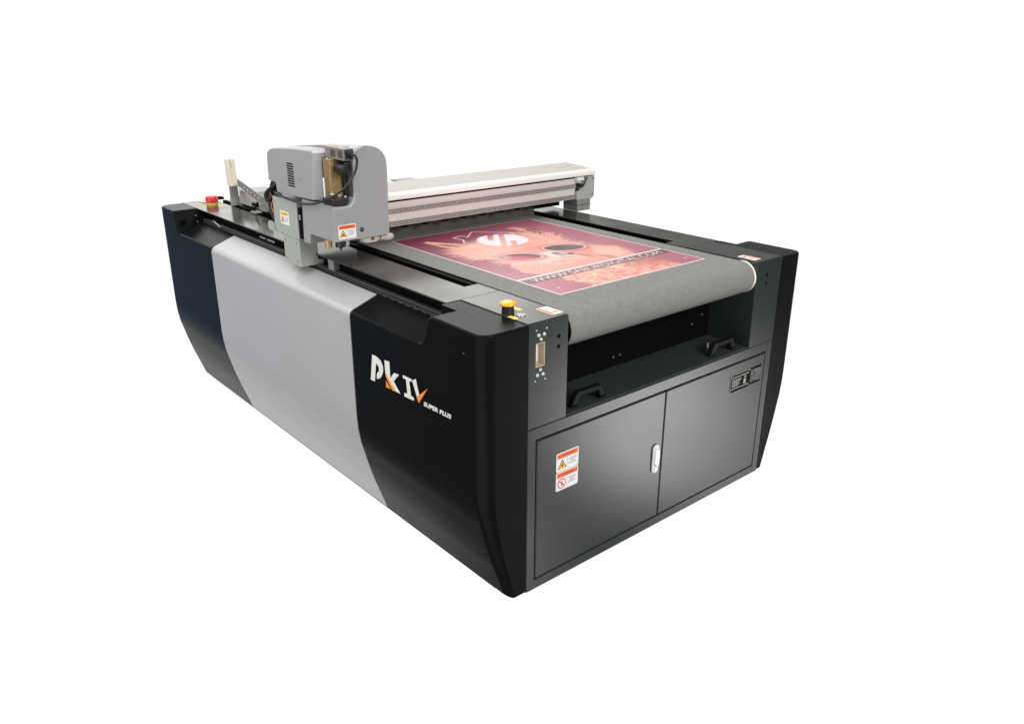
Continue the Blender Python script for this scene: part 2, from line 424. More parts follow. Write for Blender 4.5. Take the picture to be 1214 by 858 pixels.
# nameplate on the right door
bm = B(); fn = frame_fn((1.327, -.0007, .5125), (1, 0, 0), (0, 0, 1)); w, h = .139, .082
flat(bm, rounded(0, w, 0, h, .003), fn, .0014, 0)
def bar(x0, x1, y0, y1, mi=1, d=.0018): flat(bm, [(x0, y0), (x1, y0), (x1, y1), (x0, y1)], fn, d, mi, .0014)
bar(.0, w, h-.003, h-.0005); bar(0, .002, 0, h); bar(.004, w-.008, .0125, .0155); bar(.006, w-.008, h-.019, h-.013, 2)
x = .012
for i in range(5):
    x = .012
    while x < .012+.062-.006*i:
        l = random.uniform(.006, .016); bar(x, x+l, .052-.0072*i, .0555-.0072*i); x += l+.002
bar(.096, .112, .022, .044); bar(.098, .112, .047, .060, 2)
for (x, y) in ((.003, .004), (w-.005, h-.006), (w-.006, .010), (.005, h-.005)): flat(bm, [(x+.0025*math.cos(i), y+.0025*math.sin(i)) for i in [k*PI/5 for k in range(10)]], fn, .0026, 1, .0014)
obj('nameplate', bm, ['plateblk', mat('engraved_grey', (.46, .46, .44), .5), 'ventbox'], doors[1], smooth=False)
bm = B(); fn = frame_fn((1.4675, -.0007, .5150), (1, 0, 0), (0, 0, 1)); w, h = .081, .079
flat(bm, rounded(0, w, 0, h, .002), fn, .0011, 0)
for i in range(6):
    for a, b in ((.006, .030), (.036, .078)):
        x = a
        while x < b-.003*(i % 2):
            l = random.uniform(.003, .009); y = .062-.0098*i
            flat(bm, [(x, y), (x+l, y), (x+l, y+.0042), (x, y+.0042)], fn, .0015, 1, .0011); x += l+.0022
obj('specification_sticker', bm, ['plateblk', mat('printed_grey', (.40, .41, .39), .5)], doors[1], smooth=False)

# --- front pillars
bm = B(); Z0, Z1 = .691, ZT
a0, a1, c0, c1 = .2185, .2595, .907, .991            # socket window
P0, P1 = .1875, .3620
ring(bm, P0, P1, Z0, Z1, a0, a1, c0, c1, 0, .030)
box(bm, P0, P1, .0305, .357, Z0, Z1-.0005)
pil = obj('front_pillar', bm, 'frame', root, bevel=.0018, seg=2)
bm = B(); box(bm, P0, P1, .004, .357, ZT+.0005, ZT+.003); top_l = obj('pillar_top_plate', bm, 'deck', pil, bevel=.001)
# socket liner
bm = B(); t = .003
prism(bm, [(a0+.0005, c0+.0005), (a1-.0005, c0+.0005), (a1-.0005, c0+t), (a0+.0005, c0+t)], 'y', .001, .0295)
prism(bm, [(a0+.0005, c1-t), (a1-.0005, c1-t), (a1-.0005, c1-.0005), (a0+.0005, c1-.0005)], 'y', .001, .0295)
prism(bm, [(a0+.0005, c0+t), (a0+t, c0+t), (a0+t, c1-t), (a0+.0005, c1-t)], 'y', .001, .0295)
prism(bm, [(a1-t, c0+t), (a1-.0005, c0+t), (a1-.0005, c1-t), (a1-t, c1-t)], 'y', .001, .0295)
box(bm, a0+t, a1-t, .026, .0295, c0+t, c1-t)
sock = obj('socket', bm, 'beige', pil, smooth=False)
bm = B(); box(bm, a0+.004, a0+.018, .012, .0258, c0+.018, c1-.010); obj('socket_insert', bm, 'ivory', sock, bevel=.001)
for x, z, r in ((.229,1.018,.0062),(.253,1.018,.0062),(.2395,1.003,.0058),(.219,1.036,.0028),(.263,1.036,.0028),(.239,.898,.0058),(.226,.881,.0062),(.2505,.880,.0062),(.2595,.861,.0028),(.216,.862,.0028)):
    bm = B(); cyl(bm, (x, -.0004, z), r, -.003, 'y', 14, r2=r*.8); cyl(bm, (x, -.0034, z), r*.28, -.0006, 'y', 6, mi=1); obj('screw', bm, ['screw', 'lblgrey'], pil)
for x, z in ((.320, .996), (.319, .960)):
    bm = B(); cyl(bm, (x, .0006, z), .0075, -.0012, 'y', 20); obj('bolt_hole', bm, 'dark', pil)
bm = B(); box(bm, W-P1+.024, W-P0+.0+.025-.0, 0, .357, Z0, Z1)
for v in bm.verts: v.co.x = {True: 1.4375, False: 1.6165}[v.co.x < 1.55]
pir = obj('front_pillar', bm, 'frame', root, bevel=.0018, seg=2)
bm = B(); box(bm, 1.4375, 1.6165, .004, .357, ZT+.0005, ZT+.003); top_r = obj('pillar_top_plate', bm, 'frame', pir, bevel=.001)
for x, z in ((1.512, 1.0), (1.512, .963)):
    bm = B(); cyl(bm, (x, .0006, z), .0075, -.0012, 'y', 20); obj('bolt_hole', bm, 'dark', pir)
warning_label('warning_label', top_l, (.362, .025, ZT+.0032), (0, 1, 0), (-1, 0, 0), .083, .052, 'triangle', word=None)
warning_label('warning_label', top_r, (1.458, .118, ZT+.0032), (0, -1, 0), (1, 0, 0), .086, .048, 'triangle', word=None)

# --- opening under the belt
bm = B(); box(bm, .366, 1.436, .004, .215, .6905, .697); tray = obj('front_tray', bm, 'tray', root, bevel=.001)
bm = B(); box(bm, .366, 1.436, .217, .225, .69, .985); backp = obj('recess_back_panel', bm, 'dark', root)
for x, y, z in ((.827, .2165, .737), (.866, .2165, .738), (1.385, .2165, .80), (1.32, .2165, .77)):
    bm = B(); cyl(bm, (x, y, z), .0036, -.003, 'y', 12); obj('screw', bm, 'steel', backp)
bm = B(); cyl(bm, (1.300, .11, .697), .005, .006, 'z', 12); cyl(bm, (1.300, .11, .703), .004, .014, 'z', 12, r2=.002); obj('tray_screw', bm, 'screw', tray)
def handle(x0, x1, yc):
    bm = B(); w = .012
    out = [(x0, .697), (x0+.004, .715), (x0+.030, .752), (x1-.026, .752), (x1-.004, .715), (x1, .697), (x1-.030, .697), (x1-.034, .715), (x1-.040, .733), (x0+.044, .733), (x0+.036, .715), (x0+.032, .697)]
    prism(bm, out, 'y', yc-w, yc+w)
    return obj('tray_handle', bm, 'grip', root, bevel=.0035, seg=2)
handle(.415, .588, .036); handle(1.207, 1.378, .036)

# --- conveyor
R_ = .066
bm = B(); yc, zc = .066, ZT-R_; prof = [(LEN-.06, ZT)]
for i in range(41):
    f = i/40; prof.append((1.5-(1.5-.3)*f, ZT))
for i in range(25):
    a = PI/2+PI*i/24; prof.append((yc+R_*math.cos(a), zc+R_*math.sin(a)))
prof += [(.30, ZT-2*R_), (.30, ZT-2*R_+.003)]
for i in range(25):
    a = 3*PI/2-PI*i/24; prof.append((yc+(R_-.003)*math.cos(a), zc+(R_-.003)*math.sin(a)))
prof += [(LEN-.06, ZT-.003)]
A = [bm.verts.new((.3775, y, z)) for y, z in prof]; D = [bm.verts.new((1.4225, y, z)) for y, z in prof]
k = len(prof)
for i in range(k): bm.faces.new([A[i], D[i], D[(i+1)%k], A[(i+1)%k]])
half = 1+41+25+1
for S in (A, D):
    top, low = S[:half], S[half:][::-1]
    for i in range(half-1):
        if i < 1+41-1+0: continue
    pairs = list(zip(S[1+40:1+41+25+1], S[half:half+26+1][::-1]))
    for (p, q), (r, s) in zip(pairs, pairs[1:]):
        try: bm.faces.new([p, r, s, q])
        except ValueError: pass
belt = obj('conveyor_belt', bm, 'felt', root, angle=50)
bm = B(); cyl(bm, (.380, yc, zc), R_-.0035, 1.422-.380, 'x', 40); rol = obj('belt_roller', bm, 'dark', root)
bm = B(); cyl(bm, (1.4228, yc, zc), R_+.0005, .0102, 'x', 48, mi=0); cyl(bm, (1.4331, yc, zc), R_-.0005, .0022, 'x', 48, mi=1); obj('roller_end', bm, ['roller', 'copper'], rol)
bm = B(); cyl(bm, (.3665, yc, zc), R_-.012, .0068, 'x', 40); obj('roller_end', bm, 'dark', rol)

# --- decks and slots either side of the belt
def L_deck(mirror):
    bm = B()
    poly = [(.128, .362), (.3645, .362), (.3645, .485), (.300, .485), (.300, LEN), (.128, LEN), (.128, 2.61), (.128, .37)]
    poly = [(.128, .362), (.3645, .362), (.3645, .485), (.300, .485), (.300, LEN), (.128, LEN)]
    if mirror: poly = [(W-.006-x if x < .2 else W+.025-x-.0, y) for x, y in poly][::-1]; poly = [((1.662 if x > 1.6 else (1.4375 if x < 1.45 else 1.500)), y) for x, y in poly]
    prism(bm, poly, 'z', ZT-.005, ZT+.0015)
    return obj('deck_panel', bm, 'deck', root, bevel=.0016, seg=2)
dk = L_deck(False); L_deck(True)
# far deck corner that carries the red stop button
for (x0, x1) in ((.302, .3725), (1.4275, 1.498)):
    bm = B(); box(bm, x0, x1, .487, LEN-.02, ZT-.050, ZT-.022)
    if x0 < 1: box(bm, x1-.020, x1-.002, .487, LEN-.02, ZT-.0218, ZT-.006)
    else: box(bm, x0+.002, x0+.020, .487, LEN-.02, ZT-.0218, ZT-.006)
    obj('belt_slot', bm, 'dark', root)
# rail channel
for mir in (0, 1):
    bm = B()
    f = (lambda x: x) if not mir else (lambda x: W-x)
    def bx(x0, x1, *r, mi=0): box(bm, min(f(x0), f(x1)), max(f(x0), f(x1)), *r, mi=mi)
    bx(.165, .172, .30, 2.63, .90, 1.036)
    bx(.100, .164, .31, 2.615, .955, .972)
    ch = obj('rail_channel', bm, 'dark', root)
    bm = B()
    bx(.140, .158, .312, 2.60, .9725, 1.012); bx(.1330, .1395, .312, 2.60, .990, .999); bx(.1330, .1395, .312, 2.60, 1.004, 1.0115)
    obj('linear_rail', bm, 'rail' if False else mat('dark_steel_rail', (.10, .095, .092), .38, metal=.6), root, bevel=.0012)
    for i in range(9 if not mir else 0):
        y = .33+i*.052; bm = B(); bx(.1262, .1272, y, y+.024, .9940, .9950); obj('rail_slot_edge', bm, 'steel', ch, smooth=False)
    if not mir:
        bm = B(); box(bm, .127, .160, .290, .309, .985, ZT-.001); obj('rail_end_block', bm, 'frame', root, bevel=.002)
bm = B(); tube(bm, [(.135, 2.44, 1.020), (.133, 2.40, 1.012), (.131, 2.36, 1.006)], .004, n=4); cyl(bm, (.128, 2.455, 1.02), .006, .012, 'x', 12); obj('limit_switch', bm, 'chrome', root)
for a, b in ((1.80, 1.86), (1.70, 1.78)):
    bm = B(); box(bm, .1265, .1275, a, b, 1.035, 1.043); obj('rail_sticker', bm, 'steel', root, smooth=False)

# --- emergency stops and buttons
def lathe_obj(name, prof, c, m, parent, **k):
    bm = B(); lathe(bm, prof, c); return obj(name, bm, m, parent, angle=40, **k)
zt3 = ZT+.003
st = lathe_obj('emergency_stop', [(.0215, 0), (.0215, .012), (.0205, .0125), (.0205, .0215), (.0195, .022), (.0195, .027)], (.2105, .131, zt3), 'motor', root, label='yellow mushroom stop button on a black collar')
lathe_obj('stop_cap', [(.012, .0275), (.024, .028), (.0285, .031), (.0295, .0345), (.028, .0385), (.022, .042), (.012, .044), (.001, .0445)], (.2105, .131, zt3), 'yellow', st)
bt = lathe_obj('push_button', [(.0145, 0), (.0145, .003), (.013, .0045), (.0105, .0045)], (.2285, .0865, zt3), 'chrome', root)
lathe_obj('button_cap', [(.0098, .003), (.0098, .0055), (.0085, .0066), (.001, .007)], (.2285, .0865, zt3), 'steel', bt)
for (x, y) in ((.2655, .150), (.1945, .0862)):
    bm = B(); fn = lambda a, b, d: (x+a, y+b, zt3+d)
    flat(bm, [(-.009, -.019), (.009, -.019), (.009, .019), (-.009, .019)], fn, .0008, 0); obj('button_tag', bm, 'tagyel', top_l if x > .2 else ec, smooth=False)
rs = lathe_obj('emergency_stop', [(.031, 0), (.031, .015), (.029, .016)], (.232, 2.705, ZT+.0015), 'ochre', root, label='red mushroom stop button on a yellow collar')
lathe_obj('stop_cap', [(.026, .0162), (.032, .017), (.034, .020), (.0325, .032), (.0315, .042), (.029, .047), (.024, .049), (.001, .0495)], (.232, 2.705, ZT+.0015), 'red', rs)
for (x, y, r, m) in ((.190, 2.775, .013, 'tagyel'), (.205, 2.735, .013, 'tagyel'), (.262, 2.64, .014, 'tagyel')):
    bm = B(); prism(bm, [(x+r*1.2*math.cos(a), y+r*math.sin(a)) for a in [i*PI/8 for i in range(16)]], 'z', ZT+.0016, ZT+.0026); obj('button_tag', bm, m, dk, smooth=False)
for (x, y) in ((.225, 2.80), (.242, 2.772), (.215, 2.83)):
    lathe_obj('push_button', [(.012, 0), (.012, .004), (.009, .007), (.001, .0075)], (x, y, ZT+.0016), 'chrome', root)
bm = B(); box(bm, .315, .352, 2.83, 2.875, ZT+.002, ZT+.016); obj('cable_gland', bm, 'dark', root, bevel=.003)
bm = B(); box(bm, .3745, 1.42, LEN-.058, LEN, .9, ZT-.03); obj('rear_beam', bm, 'frame', root, bevel=.003)

# ------------------------------------------------------------------ gantry
GX0, GX1 = .19, 1.645
bm = B(); box(bm, GX0, GX1, 1.285, 1.46, 1.128, 1.241)
for z in (1.183, 1.215): box(bm, GX0, GX1, 1.2835, 1.2848, z, z+.0018)
beam = obj('gantry_beam', bm, 'alu', root, bevel=.0015)
bm = B()
top = [(1.268, 1.247), (1.268, 1.262), (1.2695, 1.269), (1.274, 1.2745), (1.281, 1.2775), (1.49, 1.291), (1.492, 1.286), (1.492, 1.12), (1.465, 1.12), (1.465, 1.247)]
prism(bm, top, 'x', .14, 1.777)
gc = obj('gantry_cover', bm, 'cream', beam, bevel=.002, seg=2, angle=30)
bm = B(); prism(bm, [(1.2655, 1.2495), (1.2655, 1.262), (1.267, 1.270), (1.272, 1.2765), (1.280, 1.2795), (1.280, 1.2785), (1.2725, 1.2755), (1.2678, 1.2695), (1.2672, 1.262), (1.2672, 1.2495)], 'x', .141, 1.776); obj('cover_edge_glint', bm, 'edge_glint', gc, angle=30)  # strip that paints the lip's highlight in white
bm = B(); box(bm, GX0, 1.642, 1.2830, 1.2848, 1.2375, 1.2465); obj('cover_gap', bm, 'dark', beam)
bm = B(); cyl(bm, (.93, 1.40, 1.283), .004, .003, 'z', 10); obj('screw', bm, 'chrome', gc)
# pale marks on the end of the cover
fn = lambda a, b, d: (a, b, 1.2783+(b-1.281)*.0646+d)
FS = [mat('faint_peach_print', (.56, .44, .37), .5), mat('faint_cream_print', (.56, .50, .36), .5)]
for i, (x, y) in enumerate(((1.56, 1.43), (1.60, 1.39), (1.64, 1.38), (1.68, 1.35), (1.70, 1.40))):
    bm = B(); flat(bm, [(x, y), (x+.03, y), (x+.03, y+.02), (x, y+.02)], fn, .0009, 0, 0.0003); obj('faint_sticker', bm, FS[i % 2], gc, smooth=False)
def scale_rail(z0, z1):
    bm = B(); box(bm, GX0, 1.640, 1.272, 1.2838, z0, z1); n = 45
    for i in range(n):
        x = .31+i*.0302
        if x > 1.63: break
        cyl(bm, (x, 1.2718, (z0+z1)/2), .0048, -.0008, 'y', 12, mi=1)
        cyl(bm, (x, 1.2708, (z0+z1)/2-.0008), .0028, -.0010, 'y', 8, mi=2)
    obj('guide_rail', bm, ['rail', 'railhole', 'railtip'], beam, bevel=.0008, seg=1)
scale_rail(1.1905, 1.2075); scale_rail(1.1355, 1.1525)
bm = B(); box(bm, .37, 1.43, 1.365, 1.380, 1.063, 1.127); obj('under_beam_plate', bm, 'skirt', beam)
bm = B(); box(bm, 1.45, 1.645, 1.40, 1.45, 1.08, 1.127); obj('under_beam_plate', bm, 'dark', beam)  # dark plate painting the shade under the gantry
for i in range(9):
    x = .46+i*.1125
    bm = B(); cyl(bm, (x, 1.292, 1.118), .018, .0095, 'z', 18, r2=.018); obj('beam_stud', bm, 'dark', beam)
# right end bracket
bm = B()
pl = [(1.777, 1.243), (1.777, 1.138), (1.764, 1.124), (1.646, 1.124), (1.646, 1.168), (1.664, 1.172), (1.678, 1.180), (1.688, 1.194), (1.695, 1.212), (1.716, 1.243)]
prism(bm, pl, 'y', 1.270, 1.480); br = obj('gantry_end_bracket', bm, 'plate', root, bevel=.0015)
bm = B(); box(bm, 1.655, 1.752, 1.272, 1.380, ZT+.0028, 1.1235); gl = obj('gantry_leg', bm, 'steel', root, bevel=.0015)
bm = B(); box(bm, 1.653, 1.754, 1.270, 1.382, 1.094, 1.0965); obj('leg_seam', bm, 'tray', gl)
bm = B(); box(bm, 1.646, 1.694, 1.286, 1.30, 1.17, 1.243); box(bm, 1.648, 1.668, 1.276, 1.2855, 1.172, 1.212, 1); box(bm, 1.640, 1.690, 1.262, 1.2855, 1.226, 1.244, 2)
cyl(bm, (1.676, 1.262, 1.20), .010, .02, 'y', 14, mi=1)
obj('belt_tensioner', bm, ['alu', 'motor', 'white'], br, bevel=.001)
bm = B(); tube(bm, [(1.712, 1.262, 1.240), (1.700, 1.260, 1.222), (1.688, 1.262, 1.200), (1.676, 1.266, 1.19)], .0035); obj('sensor_cable', bm, 'rubber', br)
for x, z in ((1.764, 1.228), (1.764, 1.145)):
    bm = B(); cyl(bm, (x, 1.2698, z), .0035, -.002, 'y', 10); obj('screw', bm, 'tray', br)

# left carriage that rides the rail
bm = B(); box(bm, .057, .190, 1.298, 1.520, 1.127, 1.283)
car = obj('gantry_carriage', bm, 'plate', root, bevel=.002)
bm = B(); prism(bm, [(.057, 1.012), (.165, 1.012), (.165, 1.030), (.140, 1.038), (.140, 1.126), (.057, 1.126)], 'y', 1.302, 1.447); low = obj('carriage_foot', bm, 'plate', root, bevel=.002)
for y, z in ((1.50, 1.265), (1.44, 1.137), (1.312, 1.134), (1.50, 1.145)):
    bm = B(); cyl(bm, (.0568, y, z), .0055, -.004, 'x', 12); obj('screw', bm, 'chrome', car)
for y, z in ((1.325, 1.11), (1.43, 1.11), (1.325, 1.033), (1.43, 1.033)):
    bm = B(); cyl(bm, (.0568, y, z), .0042, -.002, 'x', 12); obj('screw', bm, 'steel', low)
warning_label('caution_label', car, (.0565, 1.454, 1.176), (0, -1, 0), (0, 0, 1), .082, .056, 'triangle', band=7, word='CAUTION')
bm = B()
box(bm, .062, .080, 1.2555, 1.2975, 1.135, 1.262, 1)
for z in (1.245, 1.215, 1.185, 1.150): cyl(bm, (.072, 1.2555, z), .0065, -.006, 'y', 12)
box(bm, .058, .074, 1.275, 1.285, 1.215, 1.235)
obj('carriage_clamp', bm, ['chrome', 'dark'], car, bevel=.001)
bm = B(); prism(bm, rounded(1.525, 1.592, 1.128, 1.168, .018), 'x', .0575, .0605); obj('carriage_tab', bm, 'plate', car)
bm = B(); box(bm, .1305, .158, 1.155, 1.200, 1.0135, 1.056); box(bm, .1295, .1302, 1.160, 1.175, 1.020, 1.05); obj('rail_bearing', bm, 'steel', root, bevel=.002)

# ------------------------------------------------------------------ tool head
bm = B()
arc = [0]+[(p.x, p.y) for p in spline([Vector((a, b, 0)) for a, b in ((.302, 1.430), (.3015, 1.452), (.298, 1.474), (.289, 1.492), (.275, 1.507), (.256, 1.518), (.232, 1.5245), (.205, 1.527))], 3)][1:-1]
L = [(.055, 1.174), (.298, 1.174), (.302, 1.40)]+arc[1:]+[(.205, 1.527), (.152, 1.525), (.152, 1.36), (.150, 1.338), (.143, 1.320), (.130, 1.309), (.115, 1.306), (.055, 1.306)]
prism(bm, L, 'y', .98, 1.236)
top_e = [e for e in bm.edges if all(abs(v.co.y-.98) < 1e-6 and v.co.z > 1.39 and v.co.x > .151 for v in e.verts) and not all(v.co.x < .153 for v in e.verts)]
bmesh.ops.bevel(bm, geom=top_e, offset=.026, segments=7, profile=.5, affect='EDGES')
top_e = [e for e in bm.edges if all(abs(v.co.y-.98) < 1e-6 for v in e.verts) and 1.29 < min(v.co.z for v in e.verts) and max(v.co.z for v in e.verts) < 1.365 and max(v.co.x for v in e.verts) < .16]
bmesh.ops.bevel(bm, geom=top_e, offset=.008, segments=4, profile=.5, affect='EDGES')
e = [e for e in bm.edges if all(abs(v.co.x-.055) < 1e-6 for v in e.verts) and abs(e.verts[0].co.z-e.verts[1].co.z) > .05 and max(v.co.y for v in e.verts) < 1.0]
bmesh.ops.bevel(bm, geom=e, offset=.006, segments=3, profile=.5, affect='EDGES')
U = [(.152, 1.30), (.302, 1.30), (.302, 1.40)]+arc[1:]+[(.205, 1.527), (.152, 1.525)]
prism(bm, U, 'y', 1.2362, 1.50)
for v in bm.verts:                                      # the roof sinks a little towards the back
    if v.co.z > 1.42 and v.co.y > 1.2: v.co.z -= (v.co.y-1.1)*.10
prism(bm, [(1.184, 1.1735), (1.196, 1.131), (1.248, 1.131), (1.238, 1.28), (1.236, 1.30), (1.184, 1.30)], 'x', .0552, .135)
head = obj('tool_head', bm, 'head', root, angle=30)
bm = B()
lc = [(1.112, 1.314), (1.112, 1.478), (1.118, 1.497), (1.135, 1.506), (1.30, 1.501), (1.46, 1.489), (1.505, 1.480), (1.528, 1.466), (1.536, 1.445), (1.541, 1.348), (1.474, 1.344), (1.466, 1.302)]
prism(bm, lc, 'x', .057, .151)
e = [e for e in bm.edges if all(abs(v.co.x-.057) < 1e-6 for v in e.verts) and max(v.co.y for v in e.verts) < 1.113]
bmesh.ops.bevel(bm, geom=e, offset=.034, segments=1, affect='EDGES')
lcov = obj('left_cover', bm, 'head', head, bevel=.005, seg=3, angle=30)
bm = B()
for i in range(10):
    z = 1.4375-.00985*i; prism(bm, rounded(1.292, 1.350, z-.0028, z+.0028, .0027, 3), 'x', .0572, .0564)
obj('cooling_slots', bm, 'dark', lcov, smooth=False)
bm = B(); cyl(bm, (.0571, 1.232, 1.389), .0055, -.003, 'x', 12); obj('screw', bm, 'chrome', lcov)
warning_label('warning_label', head, (.0695, .9798, 1.1815), (1, 0, 0), (0, 0, 1), .078, .056, 'hand')
bm = B(); cyl(bm, (.173, .9805, 1.209), .0092, -.0012, 'y', 24); cyl(bm, (.1705, .979, 1.2095), .004, -.0008, 'y', 16, mi=1); obj('viewing_hole', bm, ['dark', 'steel'], head)
for y, z in ((1.232, 1.205), (1.215, 1.142)):
    bm = B(); cyl(bm, (.0551, y, z), .0045, -.002, 'x', 12); obj('screw', bm, 'chrome', head)
# open tool bay
bm = B(); box(bm, .105, .149, .966, 1.107, 1.479, 1.523)
vb = obj('vented_case', bm, 'ventbox', head, bevel=.0015)
for y0 in (1.062, 1.005):
    bm = B(); box(bm, .1042, .1050, y0-.036, y0, 1.488, 1.514); obj('case_grille', bm, 'grille', vb, smooth=False)
bm = B(); box(bm, .112, .1485, .9645, .966, 1.482, 1.518); obj('case_end', bm, 'tray', vb)
bm = B(); cyl(bm, (.130, .9645, 1.503), .011, -.016, 'y', 18); cyl(bm, (.130, .9485, 1.503), .008, -.006, 'y', 14); obj('cable_gland', bm, 'rubber', vb, bevel=.001)
bm = B(); box(bm, .086, .137, 1.040, 1.086, 1.335, 1.4785); box(bm, .083, .090, 1.036, 1.088, 1.334, 1.478); obj('brass_block', bm, 'brass', head, bevel=.0012)
bm = B(); cyl(bm, (.117, .975, 1.446), .0185, .064, 'y', 28); cyl(bm, (.117, .969, 1.446), .015, .006, 'y', 24); obj('spindle_motor', bm, 'motor', head, bevel=.0015)
bm = B(); prism(bm, [(.112, 1.478), (.150, 1.478), (.150, 1.33), (.136, 1.335), (.130, 1.42), (.112, 1.43)], 'y', 1.020, 1.0265)
obj('motor_bracket', bm, 'motor', head)
for x, z in ((.139, 1.459), (.147, 1.447), (.146, 1.462), (.139, 1.425)):
    bm = B(); cyl(bm, (x, 1.0198, z), .0038, -.003, 'y', 12); obj('screw', bm, 'chrome', head)
bm = B(); prism(bm, [(.070, 1.09), (.070, 1.005), (.112, .995), (.130, 1.0), (.138, 1.015), (.138, 1.09)], 'z', 1.3075, 1.334); obj('bay_base', bm, 'motor', head, bevel=.003)
for c, r, h, ax in (((.078, 1.0, 1.3495), .005, .03, 'y'), ((.098, .998, 1.346), .006, .03, 'y'), ((.128, 1.01, 1.3345), .005, .008, 'z'), ((.084, 1.05, 1.4785), .004, .006, 'z'), ((.112, 1.035, 1.4788), .004, .006, 'z')):
    bm = B(); cyl(bm, c, r, h, ax, 12); obj('bay_screw', bm, 'chrome', head)
bm = B(); box(bm, .064, .0665, 1.055, 1.062, 1.335, 1.41); obj('bay_strip', bm, 'lblwhite', head)
bm = B()
tube(bm, [(.130, .945, 1.503), (.138, .936, 1.500), (.145, .935, 1.478), (.132, .935, 1.436), (.090, .938, 1.386), (.056, .972, 1.352), (.041, 1.05, 1.322), (.045, 1.115, 1.306), (.046, 1.203, 1.293), (.047, 1.277, 1.291), (.048, 1.391, 1.297), (.050, 1.445, 1.301), (.07, 1.53, 1.30)], .0047, seg=12)
obj('power_cable', bm, 'rubber', head)
bm = B(); box(bm, .1492, .1516, .990, 1.108, 1.336, 1.4785); box(bm, .092, .149, 1.1085, 1.111, 1.336, 1.478); obj('bay_shade', bm, mat('painted_bay_shade', (.075, .075, .078), .4), head)  # added dark plates that paint the shade inside the bay
# cables at the back of the head
bm = B()
tube(bm, [(.10, 1.47, 1.375), (.075, 1.50, 1.36), (.070, 1.545, 1.31), (.072, 1.575, 1.265), (.075, 1.57, 1.20), (.085, 1.53, 1.15), (.10, 1.50, 1.12)], .012, seg=10)
tube(bm, [(.09, 1.475, 1.36), (.065, 1.515, 1.325), (.06, 1.585, 1.285), (.063, 1.585, 1.255), (.07, 1.54, 1.275), (.085, 1.50, 1.295)], .008, seg=10)
tube(bm, [(.11, 1.49, 1.36), (.09, 1.545, 1.30), (.088, 1.56, 1.22), (.10, 1.53, 1.13)], .012, seg=10)
tube(bm, [(.070, 1.530, 1.335), (.066, 1.55, 1.30), (.066, 1.545, 1.27)], .003, mi=1); tube(bm, [(.066, 1.535, 1.26), (.064, 1.55, 1.235), (.066, 1.54, 1.205)], .003, mi=1)
obj('cable_bundle', bm, ['rubber', 'wire'], head)
# tool tips under the head
bm = B(); cyl(bm, (.048, 1.025, 1.146), .0135, .029, 'z', 24); obj('brass_nozzle', bm, 'brass', head, bevel=.001)
bm = B(); cyl(bm, (.093, 1.012, 1.146), .020, .029, 'z', 28); cyl(bm, (.093, 1.012, 1.138), .006, .008, 'z', 14); cyl(bm, (.093, 1.012, 1.128), .0025, .010, 'z', 10); obj('blade_holder', bm, 'motor', head, bevel=.001)
bm = B(); cyl(bm, (.122, 1.012, 1.148), .009, .026, 'z', 16); obj('guide_pin', bm, 'chrome', head)
bm = B(); cyl(bm, (.140, 1.05, 1.148), .007, .026, 'z', 16); obj('guide_pin', bm, 'chrome', head)
bm = B(); box(bm, .19, .225, 1.0, 1.03, 1.150, 1.1738); box(bm, .24, .265, 1.0, 1.03, 1.152, 1.1738); box(bm, .20, .25, .995, 1.0, 1.148, 1.156)
cyl(bm, (.272, 1.010, 1.158), .012, .020, 'x', 20); cyl(bm, (.292, 1.010, 1.157), .0145, .028, 'x', 24); cyl(bm, (.322, 1.010, 1.157), .012, .008, 'x', 20)
obj('pressure_roller', bm, 'pink', head, bevel=.0015)

# ------------------------------------------------------------------ cable post at the back
bm = B()
prism(bm, [(.296, 2.60), (.352, 2.62), (.352, 2.578), (.349, 2.578), (.349, 2.612), (.297, 2.594)], 'z', ZT+.0015, 1.196)
post = obj('cable_post', bm, 'silver', root)
bm = B(); V = [(0, 0), (.046, 0), (.046, .140), (.029, .145), (.0225, .100), (.0205, .096), (.0185, .100), (.014, .145), (0, .145)]
prism(bm, [(.290+x, 1.172+z) for x, z in V], 'y', 2.555, 2.602)
for v in bm.verts: v.co.x -= (v.co.z-1.172)*.03; v.co.y += (v.co.x-.29)*.3
ho = obj('cable_holder', bm, 'holder', post, bevel=.003, seg=2)
for x in (.297, .318):
    bm = B(); cyl(bm, (x, 2.568+(x-.29)*.3, 1.192), .005, -.002, 'y', 12); obj('screw', bm, 'steel', ho)
bm = B(); prism(bm, [(2.485, 1.186), (2.485, 1.222), (2.10, 1.150), (2.10, 1.106)], 'x', .300, .303)
for i in range(5): cyl(bm, (.2999, 2.40-i*.042, 1.186-i*.0082), .0045, -.001, 'x', 10, mi=1)
obj('drag_chain_arm', bm, ['steel', 'lblwhite'], post)
bm = B(); prism(bm, [(.302, 2.483), (.352, 2.578), (.352, 2.580), (.300, 2.488)], 'z', 1.13, 1.20); obj('post_bracket', bm, 'white', post)
bm = B(); prism(bm, rounded(2.20, 2.44, ZT+.012, 1.105, .02), 'x', .35, .42); ch = obj('drag_chain', bm, 'steel', root, bevel=.004)
bm = B(); box(bm, .345, .50, 2.45, 2.60, ZT+.012, 1.15); obj('drag_chain_tray', bm, 'cream', root, bevel=.004)
bm = B(); prism(bm, [(.30, 2.50), (.345, 2.50), (.345, 2.38), (.33, 2.36)], 'z', ZT+.003, ZT+.006); tube(bm, [(.325, 2.37, ZT+.008), (.31, 2.30, 1.10), (.305, 2.26, 1.125)], .006, n=4); obj('drag_chain_foot', bm, 'dark', root)
bm = B(); box(bm, .30, .36, 2.16, 2.24, 1.09, 1.128); box(bm, .29, .33, 2.27, 2.33, ZT+.003, 1.075); obj('chain_end_fitting', bm, 'steel', root, bevel=.003)

